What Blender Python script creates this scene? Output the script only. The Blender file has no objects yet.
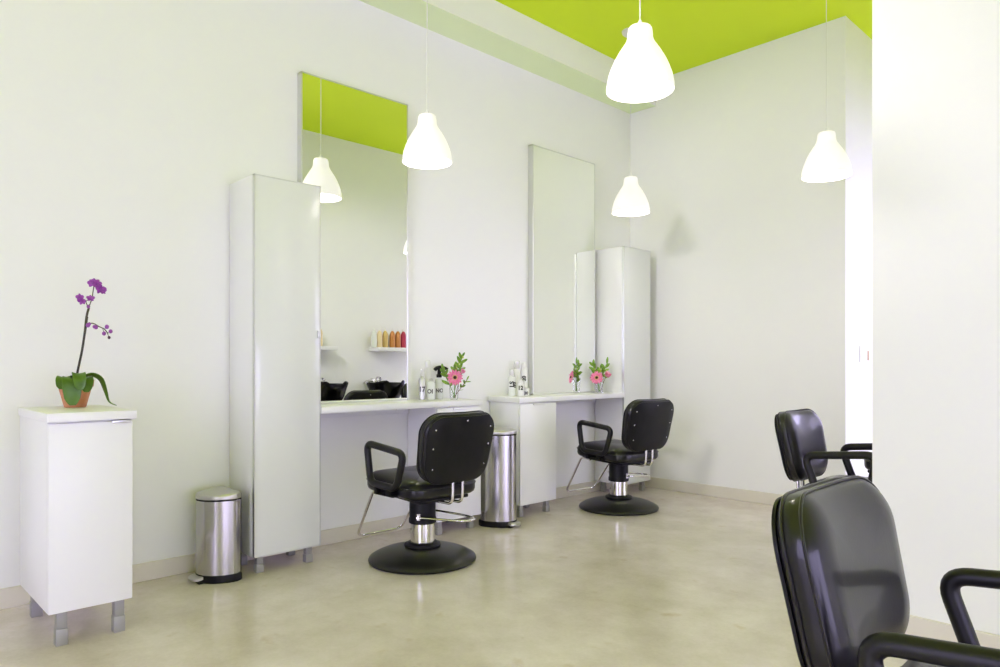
import bpy, bmesh, math, random
from mathutils import Vector, Matrix
random.seed(7)
PI = math.pi
SC = bpy.context.scene
COL = SC.collection
R = math.radians

# ------------------------------------------------------------------ materials
def mat(name, col, rough=0.5, metal=0.0, spec=0.5, coat=0.0, trans=0.0, ior=1.45, emit=None, estr=0.0, sub=0.0):
    m = bpy.data.materials.new(name); m.use_nodes = True
    b = m.node_tree.nodes['Principled BSDF']
    b.inputs['Base Color'].default_value = (*col, 1)
    b.inputs['Roughness'].default_value = rough
    b.inputs['Metallic'].default_value = metal
    b.inputs['Specular IOR Level'].default_value = spec
    b.inputs['Coat Weight'].default_value = coat
    b.inputs['Coat Roughness'].default_value = 0.08
    b.inputs['Transmission Weight'].default_value = trans
    b.inputs['IOR'].default_value = ior
    if emit:
        b.inputs['Emission Color'].default_value = (*emit, 1)
        b.inputs['Emission Strength'].default_value = estr
    return m

def noise_col(m, c1, c2, scale=3.0, detail=6.0, rough=0.6, stops=(0.35, 0.65), bump=0.0, bscale=None, bdist=0.002):
    nt = m.node_tree; b = nt.nodes['Principled BSDF']
    tc = nt.nodes.new('ShaderNodeTexCoord')
    n = nt.nodes.new('ShaderNodeTexNoise'); n.inputs['Scale'].default_value = scale
    n.inputs['Detail'].default_value = detail; n.inputs['Roughness'].default_value = rough
    r = nt.nodes.new('ShaderNodeValToRGB')
    r.color_ramp.elements[0].position = stops[0]; r.color_ramp.elements[1].position = stops[1]
    r.color_ramp.elements[0].color = (*c1, 1); r.color_ramp.elements[1].color = (*c2, 1)
    nt.links.new(tc.outputs['Object'], n.inputs['Vector'])
    nt.links.new(n.outputs['Fac'], r.inputs['Fac'])
    nt.links.new(r.outputs['Color'], b.inputs['Base Color'])
    if bump:
        n2 = nt.nodes.new('ShaderNodeTexNoise'); n2.inputs['Scale'].default_value = bscale or scale
        n2.inputs['Detail'].default_value = 4
        bp = nt.nodes.new('ShaderNodeBump'); bp.inputs['Strength'].default_value = bump; bp.inputs['Distance'].default_value = bdist
        nt.links.new(tc.outputs['Object'], n2.inputs['Vector'])
        nt.links.new(n2.outputs['Fac'], bp.inputs['Height']); nt.links.new(bp.outputs['Normal'], b.inputs['Normal'])
    return m

M = {}
M['wall'] = noise_col(mat('wall_paint', (.87, .87, .86), .65, spec=.3), (.865, .866, .855), (.875, .876, .865), 1.5, bump=.08, bscale=220, bdist=.0006)
M['green'] = noise_col(mat('lime_paint', (.66, .86, .018), .6, spec=.3), (.65, .855, .017), (.67, .865, .020), 1.2)
M['palegreen'] = noise_col(mat('pale_green_paint', (.80, .92, .57), .6, spec=.3), (.795, .915, .565), (.81, .93, .58), 1.2)
M['base'] = noise_col(mat('baseboard_paint', (.72, .68, .58), .45), (.715, .675, .575), (.735, .695, .595), 4)
M['white'] = mat('white_laminate', (.84, .84, .85), .32, spec=.45)
M['glassdoor'] = mat('white_glass', (.76, .775, .755), .12, spec=.5, coat=.3)
M['alu'] = mat('brushed_aluminium', (.70, .71, .69), .35, metal=.9)
M['steelleg'] = mat('steel_leg', (.36, .355, .34), .5, metal=.35, spec=.35)
M['chrome'] = mat('chrome', (.80, .79, .76), .09, metal=1.0)
M['mirror'] = mat('mirror_silver', (.945, .965, .935), .0, metal=1.0)
M['leather'] = noise_col(mat('black_leather', (.009, .0085, .010), .30, spec=.32, coat=.28), (.008, .0075, .009), (.012, .011, .0125), 9, bump=.10, bscale=160, bdist=.0012)
M['blackplastic'] = noise_col(mat('black_plastic', (.008, .008, .008), .45, spec=.22), (.007, .007, .0075), (.010, .010, .0105), 14, bump=.05, bscale=300, bdist=.0006)
M['arm'] = mat('black_arm_rubber', (.009, .0085, .0095), .40, spec=.38)
M['basecast'] = noise_col(mat('black_cast_base', (.012, .012, .011), .34, spec=.38), (.010, .010, .009), (.015, .0145, .013), 20, bump=.04, bscale=90, bdist=.001)
M['bowl'] = mat('black_ceramic', (.005, .005, .006), .12, spec=.3)
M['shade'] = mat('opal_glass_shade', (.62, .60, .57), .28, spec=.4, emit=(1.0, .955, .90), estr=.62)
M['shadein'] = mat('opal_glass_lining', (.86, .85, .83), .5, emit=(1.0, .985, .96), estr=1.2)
M['bulb'] = mat('lit_bulb', (.9, .9, .88), .4, emit=(1.0, .93, .84), estr=110.0)
M['cord'] = mat('white_cord', (.74, .74, .72), .5)
M['terracotta'] = noise_col(mat('terracotta', (.58, .24, .11), .75), (.50, .19, .075), (.66, .31, .17), 14)
M['soil'] = noise_col(mat('bark_soil', (.06, .035, .02), .9), (.03, .018, .01), (.10, .06, .03), 60)
M['leaf'] = noise_col(mat('orchid_leaf_green', (.075, .16, .015), .38), (.06, .135, .012), (.10, .20, .022), 16)
M['leafunder'] = mat('leaf_edge_green', (.16, .26, .06), .45)
M['stem'] = noise_col(mat('dark_flower_stem', (.035, .03, .018), .55), (.02, .018, .012), (.07, .06, .03), 30)
M['stemgreen'] = mat('green_flower_stem', (.17, .34, .06), .45)
M['stemred'] = mat('brown_twig', (.20, .10, .045), .6)
M['petalpurple'] = noise_col(mat('purple_petal', (.30, .05, .36), .55), (.24, .035, .30), (.42, .09, .47), 60)
M['budpurple'] = mat('purple_bud', (.30, .07, .36), .5)
M['buddark'] = mat('dark_bud', (.06, .015, .035), .5)
M['petalpink'] = noise_col(mat('pink_petal', (.80, .18, .36), .5), (.74, .13, .30), (.86, .30, .48), 55)
M['petalrose'] = noise_col(mat('rose_petal', (.72, .10, .30), .5), (.62, .07, .24), (.84, .42, .55), 40)
M['flowereye'] = mat('dark_flower_eye', (.035, .01, .012), .8)
M['flowerring'] = mat('yellow_flower_ring', (.72, .42, .20), .8)
M['foliage'] = noise_col(mat('fresh_foliage', (.16, .34, .03), .45), (.09, .23, .02), (.27, .45, .05), 35)
M['foliageyellow'] = mat('yellow_green_bud', (.46, .55, .08), .5)
M['glass'] = mat('clear_glass', (.97, .985, .97), .02, trans=1.0, ior=1.3)
M['water'] = mat('vase_water', (.95, .98, .95), .0, trans=1.0, ior=1.2)
M['bottlewhite'] = mat('white_bottle', (.80, .80, .78), .3)
M['bottlesilver'] = mat('silver_bottle', (.62, .62, .58), .28, metal=.55)
M['bottleclear'] = mat('frosted_bottle', (.74, .76, .73), .22, spec=.5)
M['capclear'] = mat('clear_cap', (.72, .72, .68), .18, metal=.2)
M['ink'] = mat('black_ink', (.015, .015, .017), .6)
M['inkgrey'] = mat('grey_ink', (.11, .10, .10), .6)
M['inkblue'] = mat('pale_blue_ink', (.50, .55, .68), .6)
M['bin'] = mat('brushed_steel', (.50, .49, .46), .22, metal=1.0)
M['binlid'] = mat('satin_steel_lid', (.55, .54, .51), .36, metal=.9)
M['goldpale'] = mat('pale_gold_bottle', (.76, .62, .36), .28, metal=.25)
M['gold'] = mat('gold_bottle', (.58, .42, .15), .28, metal=.3)
M['copper'] = mat('copper_bottle', (.52, .22, .06), .28, metal=.3)
M['crimson'] = mat('crimson_bottle', (.42, .035, .08), .28, metal=.2)
M['bronze'] = mat('bronze_strike', (.42, .26, .13), .4, metal=.6)
M['doorglass'] = mat('door_glass', (.96, .98, .97), .0, trans=1.0, ior=1.02)

# brushed steel: vertical streaks and anisotropy
def brushed(m, zs=0.6):
    nt = m.node_tree; b = nt.nodes['Principled BSDF']
    tc = nt.nodes.new('ShaderNodeTexCoord'); mp = nt.nodes.new('ShaderNodeMapping')
    mp.inputs['Scale'].default_value = (120, 120, zs)
    n = nt.nodes.new('ShaderNodeTexNoise'); n.inputs['Scale'].default_value = 1.0; n.inputs['Detail'].default_value = 3
    mr = nt.nodes.new('ShaderNodeMapRange'); mr.inputs['To Min'].default_value = .16; mr.inputs['To Max'].default_value = .32
    nt.links.new(tc.outputs['Object'], mp.inputs['Vector']); nt.links.new(mp.outputs['Vector'], n.inputs['Vector'])
    nt.links.new(n.outputs['Fac'], mr.inputs['Value']); nt.links.new(mr.outputs['Result'], b.inputs['Roughness'])
brushed(M['bin'])

# polished concrete
def concrete():
    m = mat('polished_concrete', (.45, .42, .32), .3, spec=.5)
    nt = m.node_tree; b = nt.nodes['Principled BSDF']; L = nt.links.new
    tc = nt.nodes.new('ShaderNodeTexCoord')
    def noi(s, d, r=.6):
        n = nt.nodes.new('ShaderNodeTexNoise'); n.inputs['Scale'].default_value = s
        n.inputs['Detail'].default_value = d; n.inputs['Roughness'].default_value = r
        L(tc.outputs['Object'], n.inputs['Vector']); return n
    def ramp(src, p0, c0, p1, c1):
        r = nt.nodes.new('ShaderNodeValToRGB'); e = r.color_ramp.elements
        e[0].position, e[1].position = p0, p1; e[0].color = (*c0, 1); e[1].color = (*c1, 1)
        L(src, r.inputs['Fac']); return r
    big = ramp(noi(.9, 5, .55).outputs['Fac'], .34, (.69, .61, .595), .66, (.775, .695, .70))
    mid = ramp(noi(3.6, 8, .66).outputs['Fac'], .34, (.85, .84, .79), .64, (1.0, 1.0, 1.0))
    fine = ramp(noi(60, 4, .6).outputs['Fac'], .3, (.93, .93, .92), .7, (1.0, 1.0, 1.0))
    stain = ramp(noi(7.3, 3, .5).outputs['Fac'], .64, (1, 1, 1), .80, (.84, .77, .64))
    def mul(a, c):
        x = nt.nodes.new('ShaderNodeMixRGB'); x.blend_type = 'MULTIPLY'; x.inputs['Fac'].default_value = 1
        L(a, x.inputs['Color1']); L(c, x.inputs['Color2']); return x.outputs['Color']
    c = mul(mul(mul(big.outputs['Color'], mid.outputs['Color']), fine.outputs['Color']), stain.outputs['Color'])
    L(c, b.inputs['Base Color'])
    b.inputs['Roughness'].default_value = .18
    return m
M['floor'] = concrete()

# ------------------------------------------------------------------ mesh helpers
def finish(name, bm, m, parent=None, sharp=40, smooth=True):
    bmesh.ops.recalc_face_normals(bm, faces=bm.faces)
    me = bpy.data.meshes.new(name); bm.to_mesh(me); bm.free()
    for mm in (m if isinstance(m, (list, tuple)) else [m]): me.materials.append(mm)
    if smooth:
        for p in me.polygons: p.use_smooth = True
        try: me.set_sharp_from_angle(angle=R(sharp))
        except Exception: pass
    o = bpy.data.objects.new(name, me); COL.objects.link(o)
    if parent: o.parent = parent
    return o

def thing(name, label, cat, loc=(0, 0, 0), rz=0, group=None):
    o = bpy.data.objects.new(name, None); COL.objects.link(o)
    o.location = loc; o.rotation_euler = (0, 0, rz); o.empty_display_size = .1
    o['label'] = label; o['category'] = cat
    if group: o['group'] = group
    return o

def struct(name, bm, m):
    o = finish(name, bm, m, smooth=False); o['kind'] = 'structure'; return o

def box(bm, a, b, bevel=0.0, seg=2):
    (x0, y0, z0), (x1, y1, z1) = a, b
    vs = [bm.verts.new(p) for p in ((x0,y0,z0),(x1,y0,z0),(x1,y1,z0),(x0,y1,z0),(x0,y0,z1),(x1,y0,z1),(x1,y1,z1),(x0,y1,z1))]
    fs = [bm.faces.new([vs[i] for i in q]) for q in ((3,2,1,0),(4,5,6,7),(0,1,5,4),(1,2,6,5),(2,3,7,6),(3,0,4,7))]
    if bevel:
        es = list({e for f in fs for e in f.edges})
        bmesh.ops.bevel(bm, geom=es, offset=bevel, segments=seg, affect='EDGES', profile=.5)
    return bm
def bx(a, b, bevel=0.0, seg=2): return box(bmesh.new(), a, b, bevel, seg)

def frames(pts, closed):
    n = len(pts); T = []
    for i in range(n):
        if closed: t = pts[(i+1) % n] - pts[i-1]
        else: t = pts[min(i+1, n-1)] - pts[max(i-1, 0)]
        T.append(t.normalized())
    up = Vector((0, 0, 1)) if abs(T[0].z) < .9 else Vector((1, 0, 0))
    N = [(up - T[0]*up.dot(T[0])).normalized()]
    for i in range(1, n):
        v = N[-1] - T[i]*N[-1].dot(T[i])
        N.append(v.normalized())
    return T, N

def tube(bm, pts, r, seg=12, closed=False, cap=True, flat=1.0):
    pts = [Vector(p) for p in pts]; T, N = frames(pts, closed); rings = []
    for i, p in enumerate(pts):
        b = T[i].cross(N[i]); rr = r[i] if isinstance(r, (list, tuple)) else r
        rings.append([bm.verts.new(p + (N[i]*math.cos(a) + b*math.sin(a)*flat)*rr) for a in (2*PI*k/seg for k in range(seg))])
    n = len(pts)
    for i in range(n if closed else n-1):
        A, B = rings[i], rings[(i+1) % n]
        off = 0
        if closed and i == n-1:
            off = min(range(seg), key=lambda k: (A[0].co - B[k].co).length)
        for k in range(seg):
            bm.faces.new((A[k], A[(k+1) % seg], B[(k+1+off) % seg], B[(k+off) % seg]))
    if not closed and cap:
        bm.faces.new(rings[0][::-1]); bm.faces.new(rings[-1])
    return bm

def fillet(pts, rad, seg=6, closed=False):
    pts = [Vector(p) for p in pts]; n = len(pts); out = []
    for i, p in enumerate(pts):
        if not closed and i in (0, n-1): out.append(p); continue
        a = pts[i-1]-p; b = pts[(i+1) % n]-p
        rr = rad[i] if isinstance(rad, (list, tuple)) else rad
        d = min(rr, a.length*.49, b.length*.49)
        s = p+a.normalized()*d; e = p+b.normalized()*d
        for k in range(seg+1):
            t = k/seg
            out.append(s*(1-t)**2 + p*2*t*(1-t) + e*t*t)
    return out

def smoothpath(pts, sub=6):
    pts = [Vector(p) for p in pts]; out = []
    for i in range(len(pts)-1):
        p0 = pts[max(i-1, 0)]; p1 = pts[i]; p2 = pts[i+1]; p3 = pts[min(i+2, len(pts)-1)]
        for k in range(sub):
            t = k/sub
            out.append(.5*((2*p1)+(p2-p0)*t+(2*p0-5*p1+4*p2-p3)*t*t+(3*p1-p0-3*p2+p3)*t**3))
    out.append(pts[-1]); return out

def lathe(bm, prof, seg=32, center=(0, 0, 0), capb=True, capt=True, sx=1.0, sy=1.0):
    c = Vector(center); rings = []
    for r, z in prof:
        if r < 1e-6: rings.append([bm.verts.new(c+Vector((0, 0, z)))])
        else: rings.append([bm.verts.new(c+Vector((r*sx*math.cos(2*PI*k/seg), r*sy*math.sin(2*PI*k/seg), z))) for k in range(seg)])
    for A, B in zip(rings, rings[1:]):
        for k in range(seg):
            k2 = (k+1) % seg
            if len(A) == 1 and len(B) == 1: continue
            if len(A) == 1: bm.faces.new((A[0], B[k2], B[k]))
            elif len(B) == 1: bm.faces.new((A[k], A[k2], B[0]))
            else: bm.faces.new((A[k], A[k2], B[k2], B[k]))
    if capb and len(rings[0]) > 1: bm.faces.new(rings[0][::-1])
    if capt and len(rings[-1]) > 1: bm.faces.new(rings[-1])
    return bm

def ball(bm, c, r, seg=12, rings=8, sc=(1, 1, 1)):
    m = Matrix.Translation(Vector(c)) @ Matrix.Diagonal((*sc, 1))
    bmesh.ops.create_uvsphere(bm, u_segments=seg, v_segments=rings, radius=r, matrix=m)
    return bm

def roundrect(wb, wt, h, rb, rt, seg=9):
    """outline in (u, v): bottom width wb, top width wt, height h, v from 0 to h, counterclockwise"""
    c = [Vector((-wb/2, 0)), Vector((wb/2, 0)), Vector((wt/2, h)), Vector((-wt/2, h))]
    rad = [rb, rb, rt, rt]; out = []
    for i in range(4):
        p = c[i]; a = (c[i-1]-p).normalized(); b = (c[(i+1) % 4]-p).normalized()
        ang = math.acos(max(-1, min(1, a.dot(b)))); d = rad[i]/math.tan(ang/2)
        bis = (a+b).normalized(); ctr = p+bis*(rad[i]/math.sin(ang/2))
        s = p+a*d-ctr; e = p+b*d-ctr
        a0 = math.atan2(s.y, s.x); a1 = math.atan2(e.y, e.x)
        while a1 < a0: a1 += 2*PI
        for k in range(seg+1):
            t = a0+(a1-a0)*k/seg
            out.append(ctr+Vector((math.cos(t), math.sin(t)))*rad[i])
        # straight side subdivisions
        q = c[(i+1) % 4]; a2 = (p-q).normalized(); b2 = (c[(i+2) % 4]-q).normalized()
        ang2 = math.acos(max(-1, min(1, a2.dot(b2)))); e2 = q+a2*(rad[(i+1) % 4]/math.tan(ang2/2))
        st = out[-1].copy()
        for k in range(1, 5): out.append(st.lerp(e2, k/5))
    return out

def inset(ol, d):
    n = len(ol); out = []
    for i in range(n):
        t = (ol[(i+1) % n]-ol[i-1])
        if t.length < 1e-9: t = Vector((1, 0))
        t.normalize(); out.append(ol[i]+Vector((-t.y, t.x))*d)
    return out

def loft(bm, rings, capa=True, capb=True):
    vr = [[bm.verts.new(p) for p in r] for r in rings]
    n = len(vr[0])
    for A, B in zip(vr, vr[1:]):
        for k in range(n): bm.faces.new((A[k], A[(k+1) % n], B[(k+1) % n], B[k]))
    if capa: bm.faces.new(vr[0][::-1])
    if capb: bm.faces.new(vr[-1])
    return bm

def copy_tree(o, parent=None):
    c = o.copy(); COL.objects.link(c); c.parent = parent
    for ch in list(o.children): copy_tree(ch, c)
    return c

def children_named(o, base): return [c for c in o.children if c.name.split('.')[0] == base]

def text_mesh(body, size, spin=0.0):
    cu = bpy.data.curves.new('lettering', 'FONT'); cu.body = body; cu.size = size
    cu.align_x = 'CENTER'; cu.align_y = 'CENTER'; cu.offset = size*.05; cu.extrude = 0
    ob = bpy.data.objects.new('lettering', cu); COL.objects.link(ob)
    bpy.context.view_layer.update()
    me = bpy.data.meshes.new_from_object(ob.evaluated_get(bpy.context.evaluated_depsgraph_get()))
    bpy.data.objects.remove(ob); bm = bmesh.new(); bm.from_mesh(me); bpy.data.meshes.remove(me)
    bmesh.ops.subdivide_edges(bm, edges=[e for e in bm.edges if e.calc_length() > size*.2], cuts=2, use_grid_fill=False)
    bmesh.ops.triangulate(bm, faces=bm.faces)
    if spin: bmesh.ops.rotate(bm, verts=bm.verts, matrix=Matrix.Rotation(spin, 3, 'Z'))
    return bm

def wrap_text(body, size, radius, z, phi, parent, m, spin=0.0, name='printed_number', label=None):
    """lettering printed on a cylinder of that radius, centred at angle phi"""
    bm = text_mesh(body, size, spin)
    for v in bm.verts:
        a = phi+v.co.x/radius; zz = z+v.co.y
        v.co = Vector((math.cos(a)*(radius+.0006), math.sin(a)*(radius+.0006), zz))
    o = finish(name, bm, m, parent, smooth=False)
    if label: o['label'] = label
    return o

# ------------------------------------------------------------------ camera (level, shifted lens)
H = 1.1; F = 705.0; YAW = R(46)
cam = bpy.data.cameras.new('camera'); co = bpy.data.objects.new('camera', cam); COL.objects.link(co)
cam.sensor_fit = 'HORIZONTAL'; cam.sensor_width = 36; cam.lens = 36*F/1000
cam.shift_y = (365-333.5)/1000; cam.clip_start = .05
co.location = (0, 0, H); co.rotation_euler = (PI/2, 0, YAW)
SC.camera = co

# ------------------------------------------------------------------ room
XL = -3.85; YB = 5.39; ZC = 3.65; YF = -3.2; XR = 3.4; YP = 3.17; XA = -.63
YE = 8.2; XP = -1.95
FRONT = (-1.6, .9, .1, 3.1); RIGHT = (-1.8, 2.7, .06, 1.6)
DY0, DY1, DZ = 5.20, 6.5, 2.7        # garden door opening in the alcove wall
struct('floor', bx((XL-.2, YF-.2, -.12), (XR+.2, YE+.2, 0)), M['floor'])
struct('ceiling', bx((XL-.2, YF-.2, ZC), (XR+.2, YE+.2, ZC+.15)), M['green'])
struct('wall_left', bx((XL-.2, YF-.2, 0), (XL, YB+.2, ZC)), M['wall'])
struct('wall_back', bx((XL, YB, 0), (XP, YE+.2, ZC)), M['wall'])
# partition in front of the wash alcove; the alcove wall behind it has a side light added to brighten the room, then the glazed garden doors
struct('wall_partition', bx((-1.04, YP, 0), (XR, YP+.15, ZC)), M['wall'])
def opening_x(bm, x0, x1, y0, y1, oy0, oy1, z0, z1):
    """wall slab across x0..x1 running y0..y1 with one opening"""
    if oy0 > y0: box(bm, (x0, y0, 0), (x1, oy0, ZC))
    if oy1 < y1: box(bm, (x0, oy1, 0), (x1, y1, ZC))
    if z0 > 0: box(bm, (x0, oy0, 0), (x1, oy1, z0))
    box(bm, (x0, oy0, z1), (x1, oy1, ZC))
def opening_y(bm, y0, y1, x0, x1, ox0, ox1, z0, z1):
    if ox0 > x0: box(bm, (x0, y0, 0), (ox0, y1, ZC))
    if ox1 < x1: box(bm, (ox1, y0, 0), (x1, y1, ZC))
    if z0 > 0: box(bm, (ox0, y0, 0), (ox1, y1, z0))
    box(bm, (ox0, y0, z1), (ox1, y1, ZC))
SL = (YP+.17, 3.60, .10, 2.5)
bm = bmesh.new()
opening_x(bm, XA, XA+.15, YP+.15, 4.4, SL[0], SL[1], SL[2], SL[3])
opening_x(bm, XA, XA+.15, 4.4, YE+.2, DY0, DY1, 0, DZ)
struct('wall_alcove', bm, M['wall'])
bm = bmesh.new(); opening_y(bm, YE, YE+.2, XP, XA, XP+.3, XA-.3, .9, 2.4); struct('wall_passage', bm, M['wall'])
FX0, FX1, FZ0, FZ1 = FRONT
RY0, RY1, RZ0, RZ1 = RIGHT
bm = bmesh.new(); opening_x(bm, XR, XR+.2, YF, YP+.15, RY0, RY1, RZ0, RZ1); struct('wall_right', bm, M['wall'])
bm = bmesh.new(); opening_y(bm, YF-.2, YF, XL, XR, FX0, FX1, FZ0, FZ1); struct('wall_front', bm, M['wall'])
def sash_x(name, x, y0, y1, z0, z1, n, m, rail=.05):
    bm = bmesh.new()
    for i in range(n+1):
        y = y0+rail/2+(y1-y0-rail)*i/n; box(bm, (x-.04, y-rail/2, z0), (x+.04, y+rail/2, z1))
    for z in (z0, z1-rail): box(bm, (x-.04, y0, z), (x+.04, y1, z+rail))
    struct(name, bm, m)
def sash_y(name, y, x0, x1, z0, z1, n, m, rail=.05):
    bm = bmesh.new()
    for i in range(n+1):
        x = x0+rail/2+(x1-x0-rail)*i/n; box(bm, (x-rail/2, y-.04, z0), (x+rail/2, y+.04, z1))
    for z in (z0, z1-rail): box(bm, (x0, y-.04, z), (x1, y+.04, z+rail))
    struct(name, bm, m)
sash_y('window_1', YF-.1, FX0, FX1, FZ0, FZ1, 5, M['alu'])
sash_x('added_window_2', XR+.1, RY0, RY1, RZ0, RZ1, 4, M['alu'])  # unseen opening added to lift the light on left wall and floor
sash_x('added_window_3', XA+.08, SL[0], SL[1], SL[2], SL[3], 1, M['white'], .03)  # side light added out of view to brighten left and back walls
sash_y('added_window_4', YE+.1, XP+.3, XA-.3, .9, 2.4, 2, M['white'])  # unseen opening added so passage light bounces onto the back wall
sash_x('door_1', XA+.08, DY0, DY1, 0, DZ, 3, M['white'], .06)
# bulkhead along the left wall: white face, pale green underside
bm = bx((XL, YF, 3.42), (-3.57, YB, ZC)); bm.normal_update()
for f in bm.faces:
    f.material_index = 1 if f.normal.z < -.5 else 0
struct('trim_1', bm, [M['wall'], M['palegreen']])
BH = .092
struct('baseboard_left', bx((XL, YF, 0), (XL+.014, YB-.014, BH), .003), M['base'])
struct('baseboard_back', bx((XL, YB-.014, 0), (XP+.014, YB, BH), .003), M['base'])
struct('baseboard_passage', bx((XP, YB, 0), (XP+.014, YE, BH), .003), M['base'])
struct('baseboard_right', bx((-1.04, YP-.014, 0), (XR, YP, BH), .003), M['base'])
struct('baseboard_alcove', bx((XA-.014, YP+.15, 0), (XA, DY0, BH), .003), M['base'])

# ------------------------------------------------------------------ cabinets
def square_leg(parent, x, y, h, s=.045):
    bm = bmesh.new()
    box(bm, (x-s/2, y-s/2, .0), (x+s/2, y+s/2, h*.47), .002)
    box(bm, (x-s/2+.003, y-s/2+.003, h*.47), (x+s/2-.003, y+s/2-.003, h), .001)
    finish('leg', bm, M['steelleg'], parent)

# low cabinet with the orchid: origin at front left floor corner side (-Y), front faces +X
sc_ = thing('base_cabinet', 'small low white cabinet on steel legs that carries the potted orchid', 'cabinet', (-3.41, .7825, 0))
x0, x1, y0, y1 = -.265, .258, -.151, .1505
finish('carcass', bx((x0, y0, .139), (x1-.020, y1, .878), .002), M['white'], sc_)
d = finish('door', bx((x1-.018, y0+.001, .137), (x1, y1-.001, .872), .003), M['white'], sc_)
bm = bmesh.new(); box(bm, (x1-.010, .072, .8725), (x1+.010, .140, .8765), .001); box(bm, (x1+.006, .072, .864), (x1+.010, .140, .8765), .001)
finish('handle', bm, M['alu'], d)
finish('worktop', bx((x0-.01, y0-.006, .879), (x1+.018, y1+.010, .914), .003), M['white'], sc_)
for lx, ly in ((.212, -.098), (.212, .108), (-.228, -.098), (-.228, .108)): square_leg(sc_, lx, ly, .140, .042)

# tall cabinets with white glass doors in aluminium frames
def tall_cabinet(label, yc, handle_side, w=.386):
    t = thing('tall_cabinet', label, 'cabinet', (-3.685, yc, 0), 0, None)
    xb, xf = -.155, .155; h0, h1 = .092, 2.098; a, b = -w/2, w/2
    finish('carcass', bx((xb, a, h0), (xf-.024, b, h1), .002), M['white'], t)
    d = finish('door', bx((xf-.018, a+.004, h0+.004), (xf-.002, b-.004, h1-.004), .001), M['glassdoor'], t)
    bm = bmesh.new(); e = .006
    box(bm, (xf-.021, a, h0), (xf, a+e, h1)); box(bm, (xf-.021, b-e, h0), (xf, b, h1))
    box(bm, (xf-.021, a, h0), (xf, b, h0+e)); box(bm, (xf-.021, a, h1-e), (xf, b, h1))
    finish('door_frame', bm, M['alu'], d)
    s = handle_side
    bm = bx((xf-.004, s*(w/2-.010)-.010, 1.250), (xf+.006, s*(w/2-.010)+.008, 1.292), .002)
    finish('handle', bm, M['alu'], d)
    for lx in (.10, -.10):
        for ly in (a+.05, b-.05): square_leg(t, lx, ly, .093, .04)
    return t
tall_cabinet('tall white glass-door cabinet beside the short steel pedal bin', 1.823, 1)
tall_cabinet('tall white cabinet in the far corner behind the far styling chair', 5.050, -1)

# drawer units under the worktops
def drawer_unit(label, ya, yb):
    yc = (ya+yb)/2; w = yb-ya
    t = thing('drawer_cabinet', label, 'cabinet', (-3.685, yc, 0))
    xb, xf = -.155, .160; a, b = -w/2, w/2
    finish('carcass', bx((xb, a, .092), (xf-.022, b, .826), .002), M['white'], t)
    d = finish('door', bx((xf-.019, a+.0015, .090), (xf, b-.0015, .819), .003), M['white'], t)
    finish('handle', bx((xf, -.06, .808), (xf+.008, .06, .8195), .001), M['white'], d)
    for lx in (.11, -.10):
        for ly in (a+.045, b-.06): square_leg(t, lx, ly, .093, .04)
    return t
drawer_unit('white drawer cabinet under the nearer worktop, behind the nearest styling chair', 2.847, 3.227)
drawer_unit('white drawer cabinet under the far worktop, right of the tall pedal bin', 3.605, 3.993)

def worktop(label, ya, yb, ra, rb):
    yc = (ya+yb)/2; t = thing('worktop', label, 'worktop', (-3.62, yc, .828))
    finish('slab', bx((-.229, ya-yc, 0), (.099, yb-yc, .038), .003), M['white'], t)
    r = finish('apron_rail', bx((-.226, ra-yc, -.052), (-.208, rb-yc, 0), .001), M['white'], t)
    bm = bmesh.new(); lathe(bm, [(.0, .0), (.004, .0), (.003, .002), (0, .0022)], 10)
    bmesh.ops.rotate(bm, verts=bm.verts, matrix=Matrix.Rotation(PI/2, 3, 'Y'))
    bmesh.ops.translate(bm, verts=bm.verts, vec=(-.208, rb-yc-.10, -.022))
    finish('screw', bm, M['steelleg'], r)
    return t
worktop('white worktop below the large mirror that reflects the green ceiling', 2.018, 3.237, 2.018, 2.845)
worktop('white worktop below the far plain-grey mirror', 3.592, 4.855, 3.995, 4.855)

# mirrors standing on the worktops
def wall_mirror(label, ya, yb, zb=.8665, zt=2.832):
    yc = (ya+yb)/2; w = yb-ya
    t = thing('wall_mirror', label, 'mirror', (XL, yc, zb))
    h = zt-zb; e = .007
    bm = bmesh.new()
    for a, b in (((.001, -w/2, 0), (.052, -w/2+e, h)), ((.001, w/2-e, 0), (.052, w/2, h)), ((.001, -w/2, 0), (.052, w/2, e)), ((.001, -w/2, h-e), (.052, w/2, h))): box(bm, a, b)
    finish('frame', bm, M['alu'], t)
    finish('mirror_glass', bx((.040, -w/2+e, e), (.050, w/2-e, h-e)), M['mirror'], t, smooth=False)
wall_mirror('tall framed mirror reflecting the green ceiling, behind the nearest styling chair', 2.043, 2.818)
wall_mirror('tall framed mirror reflecting only plain pale wall, farther along the left wall', 4.025, 4.806)

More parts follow.
